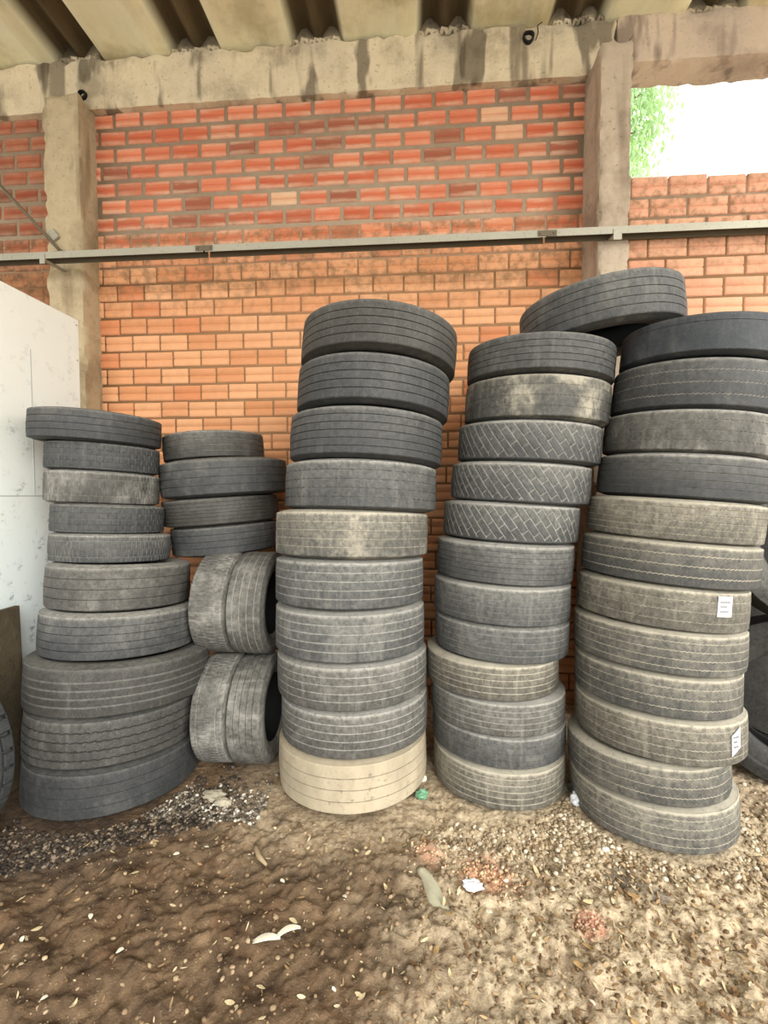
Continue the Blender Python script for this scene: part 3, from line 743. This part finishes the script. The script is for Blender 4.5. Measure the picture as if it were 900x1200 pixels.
b = MB(); b.tube([(0.03, .05, -.03), (-.98, .04, 1.06)], .014, 8); b.tube([(0.045, .05, -.045), (.03, .05, -.03)], .02, 8)
b.build('rod', M_RUST_SHADE, br, True)
b = MB(); M = Matrix.Translation((-.045, .066, .125)) @ Matrix.Rotation(math.radians(-35), 4, 'Y')
b.box(-.03, .03, -.01, .006, -.045, .045, M)
pl = b.build('plate', M_STEEL, br); pl['label'] = 'pale square plate'
b = MB()
for dz in (0, -.06): b.box(-.04, .07, .05, .08, -.035 + dz, -.022 + dz)
b.build('clamp', M_RUST_SHADE, br)

# pipe stubs cast into the beam and a stray wire
M_PIPE = m_plain('black_pipe', (.01, .009, .008), .7, .3)
for x, z, r, lab in ((.895, 5.60, .046, 'dark round pipe stub poking out of the beam left of the right pillar'), (-2.985, 5.40, .036, 'dark round pipe stub above the left pillar')):
    n = 24; V = []; F = []
    for k in range(n):
        a = 2 * PI * k / n; wv = 1 + .06 * math.sin(3 * a)
        for rr, yy in ((r, .04), (r, -.03), (r * .72, -.03), (r * .72, .03)): V.append((rr * wv * math.cos(a), yy, rr * wv * math.sin(a)))
    for k in range(n):
        for q_ in range(3): F.append((k * 4 + q_, ((k + 1) % n) * 4 + q_, ((k + 1) % n) * 4 + q_ + 1, k * 4 + q_ + 1))
    F.append(tuple(k * 4 + 3 for k in range(n)))
    o = mesh('pipe_stub', V, F, M_PIPE, None, False, loc=(x, 3.893, z)); tag(o, lab, 'pipe')
b = MB(); b.tube([(0, 0, 0), (.035, -.05, .09), (.075, -.06, .20), (.10, -.05, .235)], .0045, 6)
tag(b.build('rebar_wire', M_RUST_SHADE, None, True, loc=(1.60, 3.885, 5.27)), 'bent rusty wire sticking out beside the top of the right pillar', 'wire')
b = MB(); b.tube([(0, .01, 0), (.02, -.03, .05), (.012, -.035, .10), (.05, -.03, .13)], .004, 6)
tag(b.build('loose_wire', M_PIPE, None, True, loc=(.95, 3.896, 5.57)), 'thin dark wire curling from the beam beside the pipe stub', 'wire')

# ------------------------------------------------------------------ loose things on the ground
def leaf_mesh(nm, L, W, curl, mat, n=8, seed=0, fork=False):
    r = random.Random(seed)
    V = []; F = []
    for i in range(n + 1):
        t = i / n; w_ = W * math.sin(PI * min(1, t * .97 + .015)) ** .8
        zc = curl * L * (4 * (t - .5) ** 2) ; xb = .12 * L * math.sin(t * 3 + seed)
        for s in (-1, 0, 1):
            V.append(((t - .5) * L, s * w_ / 2 + xb, zc + abs(s) * w_ * .25 * (1 + .5 * r.random()) + .004))
    for i in range(n):
        for j in range(2): F.append((i * 3 + j, (i + 1) * 3 + j, (i + 1) * 3 + j + 1, i * 3 + j + 1))
    o = mesh(nm, V, F, mat, None, True)
    sd = o.modifiers.new('thick', 'SOLIDIFY'); sd.thickness = .0015
    return o
M_LEAF1 = m_plain('pale_dry_leaf', srgb(206, 190, 150), .8, .25, 30)
M_LEAF2 = m_plain('tan_dry_leaf', srgb(170, 140, 96), .8, .3, 30)
M_CHIP = m_plain('whitish_chip', srgb(226, 220, 200), .8, .15, 30)
M_WOOD = m_plain('weathered_wood', srgb(178, 174, 150), .85, .3, 24)
protos = [leaf_mesh('dry_leaf', .075, .026, .12, M_LEAF1, seed=1), leaf_mesh('dry_leaf', .06, .030, .2, M_LEAF2, seed=2), leaf_mesh('dry_leaf', .05, .018, .25, M_LEAF1, seed=3), leaf_mesh('wood_chip', .032, .018, .05, M_CHIP, seed=4)]
cnt = [0] * 4
rl = random.Random(5)
def free(x, y):
    return all(math.hypot(x - bx, y - by) > br + .07 for bx, by, br in BASES)
LLAB = ['slender pale dry leaf lying on the dirt', 'tan curled dry leaf lying on the dirt', 'small narrow pale leaf lying on the dirt', 'tiny whitish chip lying on the dirt']
LGRP = ['slender pale leaves on the ground', 'tan curled leaves on the ground', 'small narrow pale leaves on the ground', 'whitish chips on the ground']
for _ in range(64):
    x = rl.uniform(-2.0, 1.9); y = rl.uniform(1.42, 2.35)
    if not free(x, y): continue
    k = rl.choices(range(4), (3, 3, 3, 4))[0]
    src = protos[k]
    o = src if cnt[k] == 0 else src.copy()
    if cnt[k]: COL.objects.link(o)
    cnt[k] += 1
    s = rl.uniform(.45, .95)
    o.location = (x, y, float(hgt(x, y)) + .006); o.rotation_euler = (rl.uniform(-.25, .25), rl.uniform(-.25, .25), rl.uniform(0, 6.3)); o.scale = (s, s, s)
    tag(o, LLAB[k], 'leaf' if k < 3 else 'chip', LGRP[k])
# one big split leaf
b = MB()
def blade(p0, p1, w_, lift):
    p0, p1 = Vector(p0), Vector(p1); d = (p1 - p0); s = Vector((-d.y, d.x, 0)).normalized(); n = 7; V = []
    for i in range(n + 1):
        t = i / n; ww = w_ * (math.sin(PI * (t * .9 + .06)) ** .7); c = p0.lerp(p1, t) + Vector((0, 0, lift * math.sin(PI * t)))
        V += [c - s * ww / 2 + Vector((0, 0, .006)), c, c + s * ww / 2 + Vector((0, 0, .008))]
    b.add(V, [(i * 3 + j, (i + 1) * 3 + j, (i + 1) * 3 + j + 1, i * 3 + j + 1) for i in range(n) for j in range(2)])
blade((-.09, -.02, 0), (.02, .0, .006), .030, .014); blade((0, 0, .006), (.095, .045, .012), .024, .018)
lx, ly = -.585, 1.735
o = b.build('dry_leaf', M_CHIP, None, True, loc=(lx, ly, float(hgt(lx, ly)) + .01)); tag(o, 'large cream split dry leaf lying in the middle of the brown dirt', 'leaf')
o.modifiers.new('t', 'SOLIDIFY').thickness = .002
# wooden offcut
p0 = Vector((.02, 2.15, 0)); p1 = Vector((.139, 1.91, 0)); d = p1 - p0; L = d.length
n = 14; V = []; F = []
for i in range(n + 1):
    t = i / n; w_ = .034 + .026 * math.sin(PI * t * .9) - .012 * (t > .93)
    for s, z in ((-1, .0), (-.92, .016), (-.2, .028), (.5, .024), (1, .008), (.9, -.004)):
        V.append(((t - .5) * L, s * w_ / 1.5 + .008 * math.sin(t * 7), z + .004 * math.sin(t * 19 + s * 4)))
for i in range(n):
    for k in range(6): F.append((i * 6 + k, i * 6 + (k + 1) % 6, (i + 1) * 6 + (k + 1) % 6, (i + 1) * 6 + k))
F.append(tuple(range(6))[::-1]); F.append(tuple(n * 6 + k for k in range(6)))
c = (p0 + p1) / 2
o = mesh('wood_offcut', V, F, M_WOOD, None, True, loc=(c.x, c.y, float(hgt(c.x, c.y)) + .006)); o.rotation_euler = (0, 0, math.atan2(d.y, d.x))
tag(o, 'greenish grey splinter of wood lying beside the brick crumbs', 'wood')
# curved bark strip
b = MB(); b.tube([(-.055, .065, .004), (-.035, .02, .012), (.0, -.03, .014), (.05, -.065, .006)], [.006, .012, .013, .006], 8)
tag(b.build('bark_strip', m_plain('bark', srgb(150, 132, 104), .9, .3, 40), None, True, loc=(-.80, 2.165, float(hgt(-.80, 2.165)) + .004)), 'curved strip of bark on the dirt in front of the central stack', 'bark')
# crumpled plastic pieces
def crumple(nm, loc, size, mat, lab, cat, seed, flat=.4):
    import bmesh
    bm = bmesh.new(); bmesh.ops.create_icosphere(bm, subdivisions=3, radius=1)
    r = random.Random(seed)
    for v in bm.verts:
        k = .55 + .45 * float(fbm(np.array(v.co.x * 2.2 + seed), np.array(v.co.y * 2.2 + v.co.z * 1.7), 3)) * 2 * .7 + r.uniform(-.09, .09)
        v.co *= k; v.co.x *= size[0]; v.co.y *= size[1]; v.co.z = max(v.co.z * size[2], -size[2] * .35)
    me = bpy.data.meshes.new(nm); bm.to_mesh(me); bm.free(); me.materials.append(mat)
    o = bpy.data.objects.new(nm, me); COL.objects.link(o); o.location = loc
    return tag(o, lab, cat)
M_PLAST = m_plain('white_plastic', srgb(222, 226, 230), .4, .08, 20)
M_GREEN = m_plain('green_plastic', srgb(96, 140, 110), .35, .2, 20)
M_DCLOTH = m_plain('dark_cloth', srgb(60, 62, 56), .9, .25, 20)
crumple('plastic_scrap', (.262, 2.045, .008), (.055, .035, .022), M_PLAST, 'crumpled white plastic scrap beside the orange brick crumbs', 'scrap', 1)
crumple('plastic_bag', (.955, 2.67, .02), (.045, .045, .05), M_PLAST, 'crumpled whitish plastic between the fourth and far-right stacks', 'bag', 2)
crumple('cloth_rag', (.985, 2.78, .02), (.06, .05, .045), M_DCLOTH, 'dark rag tucked between the fourth and far-right stacks', 'rag', 3)
crumple('plastic_bottle_piece', (.03, 2.64, .02), (.045, .03, .04), M_GREEN, 'green plastic fragment on the ground right of the central stack', 'fragment', 4)
crumple('plastic_bottle_piece', (1.90, 2.86, .012), (.04, .03, .025), M_GREEN, 'green plastic fragment on the gravel right of the far-right stack', 'fragment', 5)
crumple('paper_scrap', (.03, 2.80, .02), (.035, .03, .03), M_CHIP, 'white scrap between the central and fourth stacks', 'scrap', 6)
crumple('stone', (-1.24, 2.555, .01), (.085, .045, .032), m_plain('grey_stone', srgb(150, 142, 124), .9, .2, 20), 'flat grey stone in front of the lower upright tyres', 'stone', 8)
crumple('stone', (-1.16, 2.50, .008), (.055, .035, .026), m_plain('grey_stone_b', srgb(160, 152, 134), .9, .2, 20), 'smaller grey stone right beside the flat stone by the upright tyres', 'stone', 9)
crumple('stone', (.98, 1.985 + .33, .004), (.02, .016, .014), M_CHIP, 'tiny white stone on the dark stain in front of the far-right stack', 'stone', 10)

# gravel and litter (nobody could count them)
import bmesh
def ico(sub):
    bm = bmesh.new(); bmesh.ops.create_icosphere(bm, subdivisions=sub, radius=1); v = np.array([q.co for q in bm.verts]); f = np.array([[w_.index for w_ in q.verts] for q in bm.faces]); bm.free(); return v, f
IV, IF = ico(1)
def pebbles(name, pts, smin, smax, mat, label, cat, seed):
    r = np.random.default_rng(seed); Vs = []; Fs = []; At = []
    for k, (x, y) in enumerate(pts):
        s = smin + (smax - smin) * r.random() ** 2.2
        sc = s * np.array([1, r.uniform(.6, 1), r.uniform(.45, .8)])
        v = IV * r.uniform(.72, 1.12, (len(IV), 1)) * sc
        a, t = r.random() * 6.3, r.normal(0, .3)
        Rm = np.array(Euler((t, r.normal(0, .3), a)).to_matrix())
        v = v @ Rm.T + np.array([x, y, float(hgt(x, y)) + sc[2] * .35])
        Vs.append(v); Fs.append(IF + 42 * 0 + len(IV) * k); At.append(np.full(len(IF), r.random()))
    o = mesh(name, np.concatenate(Vs), np.concatenate(Fs), mat, None, False, {'peb': ('FACE', np.concatenate(At))})
    return tag(o, label, cat, kind='stuff')
def m_peb(name, cols):
    m = NT(name); a = m.attr('peb'); n = m.noise(60, 3)
    c = m.mix(m.ramp(a, 0, .5), cols[0], cols[1]); c = m.mix(m.ramp(a, .55, .95), c, cols[2])
    m.bump(n, .3, .003)
    return m.done(m.mix(m.ramp(n, .3, .8, 0, .4), c, cols[0]), .9, .2)
def scatter(n, fn, seed):
    r = np.random.default_rng(seed); out = []
    while len(out) < n:
        p = fn(r)
        if all(math.hypot(p[0] - bx, p[1] - by) > br + .005 for bx, by, br in BASES[:4]) and p[1] < 3.3: out.append(p)
    return out
def band_left(r):
    x = r.uniform(-2.3, -1.15); return x, 1.90 + .40 * max(0, (x + 2.2)) + abs(r.normal(0, .22))
def band_mid(r): return r.uniform(-1.55, -.9), 2.36 + abs(r.normal(0, .14))
def band_right(r):
    u = r.random()
    if u < .45: return r.normal(.93, .10), r.uniform(2.30, 2.75)
    if u < .75: return r.uniform(1.5, 2.3), 2.15 + abs(r.normal(0, .28))
    return r.uniform(.1, 1.6), r.normal(2.33, .09)
pebbles('gravel', scatter(3000, band_left, 1), .005, .018, m_peb('dark_gravel', [srgb(38, 34, 31), srgb(66, 58, 50), srgb(130, 116, 98)]), 'dark gravel at the foot of the far-left stack', 'gravel', 1)
pebbles('gravel', scatter(1500, band_mid, 2), .005, .018, m_peb('mixed_gravel', [srgb(62, 56, 48), srgb(120, 110, 96), srgb(206, 200, 186)]), 'mixed gravel in front of the lower upright tyres', 'gravel', 2)
pebbles('gravel', scatter(3800, band_right, 3), .006, .020, m_peb('pale_gravel', [srgb(120, 104, 82), srgb(170, 152, 124), srgb(214, 204, 182)]), 'pale gravel around the feet of the two right stacks', 'gravel', 3)
def crumbs(cx, cy, sx, sy, n, seed, ang):
    r = np.random.default_rng(seed); out = []
    for _ in range(n):
        a, b_ = r.normal(0, sx), r.normal(0, sy); out.append((cx + a * math.cos(ang) - b_ * math.sin(ang), cy + a * math.sin(ang) + b_ * math.cos(ang)))
    return out
M_CR = m_peb('brick_crumb', [srgb(190, 150, 118), srgb(206, 168, 132), srgb(218, 188, 156)])
pebbles('brick_rubble', crumbs(.34, 2.13, .085, .04, 300, 4, -.5), .004, .013, M_CR, 'orange crushed brick crumbs beside the white plastic scrap', 'rubble', 4)
pebbles('brick_rubble', crumbs(.76, 1.93, .035, .03, 140, 5, 0), .004, .012, m_peb('brick_crumb_red', [srgb(170, 132, 108), srgb(188, 148, 122), srgb(204, 170, 144)]), 'reddish brick crumbs at the lower right of the dirt floor', 'rubble', 5)
pebbles('brick_rubble', crumbs(.06, 2.26, .06, .04, 70, 6, .3), .004, .011, M_CR, 'scattered pinkish brick crumbs above the wood splinter', 'rubble', 6)

# leaf litter and clods trodden into the ground
def litter(n, seed):
    r = np.random.default_rng(seed); V = []; F = []; At = []
    k = 0
    while k < n:
        x = r.uniform(-1.9, 2.0); y = r.uniform(1.35, 2.45)
        dens = np.clip(.12 + .55 * (x + .1), .06, 1)
        if r.random() > dens or not free(x, y): continue
        L = r.uniform(.010, .040) * (1.3 if r.random() < .1 else 1); W = L * r.uniform(.15, .5)
        a = r.random() * 6.3; tl = r.normal(0, .25); cu = r.uniform(0, .3)
        pts = []
        for t in (-.5, -.15, .2, .5):
            w_ = W * (1 - (2 * t) ** 2 * .75)
            for s in (-.5, .5): pts.append((t * L, s * w_, cu * L * t * t + s * w_ * .3))
        Rm = np.array(Euler((tl, r.normal(0, .25), a)).to_matrix())
        pts = np.array(pts) @ Rm.T + np.array([x, y, float(hgt(x, y)) + .005])
        b0 = len(V); V.extend(pts.tolist()); c_ = r.random()
        for i_ in range(3): F.append((b0 + 2 * i_, b0 + 2 * i_ + 2, b0 + 2 * i_ + 3, b0 + 2 * i_ + 1)); At.append(c_)
        k += 1
    o = mesh('leaf_litter', V, np.array(F), m_peb('litter', [srgb(104, 78, 52), srgb(160, 134, 98), srgb(208, 192, 156)]), None, True, {'peb': ('FACE', At)})
    tag(o, 'crumbled leaf litter and shreds trodden into the dirt floor', 'litter', kind='stuff')
litter(2600, 8)
def clod_pts(r):
    return r.uniform(-1.9, 2.0), r.uniform(1.35, 2.4)
cl = [p for p in scatter(5200, clod_pts, 9) if random.random() < .35 + .4 * (p[0] > 0)]
pebbles('dirt_clods', cl, .003, .015, m_peb('clod', [srgb(96, 76, 56), srgb(136, 114, 88), srgb(176, 156, 126)]), 'small clods of earth scattered over the dirt floor', 'clods', 9)

# ------------------------------------------------------------------ tree seen through the opening
t = thing('tree', (5.4, 15.0, 0), 'leafy green tree outside, seen through the opening beside the right pillar', 'tree')
b = MB()
b.tube([(0, 0, -.05), (.1, 0, 4), (-.1, .1, 8), (.2, 0, 12), (.1, .2, 15.5)], [.28, .24, .2, .13, .05], 10)
ra = random.Random(3)
tips = []
for k in range(26):
    z0 = ra.uniform(8.5, 15); a = ra.uniform(0, 6.3); L = ra.uniform(.9, 1.9)
    p0 = Vector((.1, .05, z0)); p1 = p0 + Vector((math.cos(a) * L * .6, math.sin(a) * L * .6, .5)); p2 = p0 + Vector((math.cos(a) * L, math.sin(a) * L, ra.uniform(-.3, .5)))
    b.tube([p0, p1, p2], [.05, .03, .012], 6); tips += [p1, p2, p2]
b.build('trunk', m_plain('tree_bark', srgb(120, 104, 84), .9, .25, 10), t, True)
rg = np.random.default_rng(4); V = []; F = []
for p_ in tips:
    for _ in range(90):
        c_ = np.array(p_) + rg.normal(0, (.30, .30, .5)); L = rg.uniform(.14, .26); W = L * .22
        Rm = np.array(Euler((rg.normal(0, .5), rg.uniform(.6, 1.6), rg.random() * 6.3)).to_matrix())
        pts = np.array([(0, 0, 0), (L * .4, W, 0), (L * .4, -W, 0), (L, 0, -.02)]) @ Rm.T + c_
        b0 = len(V); V.extend(pts.tolist()); F.append((b0, b0 + 2, b0 + 3, b0 + 1))
ml = NT('green_leaves'); nn = ml.noise(1.5, 3)
ml.done(ml.mix(nn, srgb(150, 176, 140), srgb(188, 208, 178)), .6, .3)
tr = ml.n('ShaderNodeBsdfTranslucent'); tr.inputs[0].default_value = (*srgb(170, 205, 120), 1); mx = ml.n('ShaderNodeMixShader'); mx.inputs[0].default_value = .5
ml.l(ml.b.outputs[0], mx.inputs[1]); ml.l(tr.outputs[0], mx.inputs[2]); ml.l(mx.outputs[0], ml.out.inputs[0])
mesh('foliage', V, np.array(F), ml.m, t, False)

# ------------------------------------------------------------------ light, sky, camera
w = bpy.data.worlds.new('sky'); SC.world = w; w.use_nodes = True
bg = w.node_tree.nodes['Background']; bg.inputs[0].default_value = (1.0, .99, .97, 1); bg.inputs[1].default_value = 1.0
s = bpy.data.lights.new('sun', 'SUN'); s.energy = 2.3; s.angle = math.radians(50); s.color = (1, .97, .91)
so = bpy.data.objects.new('sun', s); COL.objects.link(so)
so.rotation_euler = Vector((-3.4, 5.2, -3.4)).to_track_quat('-Z', 'Y').to_euler()

cam = bpy.data.cameras.new('camera'); co = bpy.data.objects.new('camera', cam); COL.objects.link(co)
co.location = (0, 0, 1.85); co.rotation_euler = (math.radians(90 - 2.3), 0, math.radians(4.35))
cam.sensor_fit = 'VERTICAL'; cam.sensor_height = 36; cam.lens = 36 * 520 / 1200; cam.clip_start = .05; cam.clip_end = 300
SC.camera = co
vs = SC.view_settings; vs.view_transform = 'Standard'; vs.look = 'None'; vs.gamma = 1; vs.use_curve_mapping = False; vs.exposure = 1.2
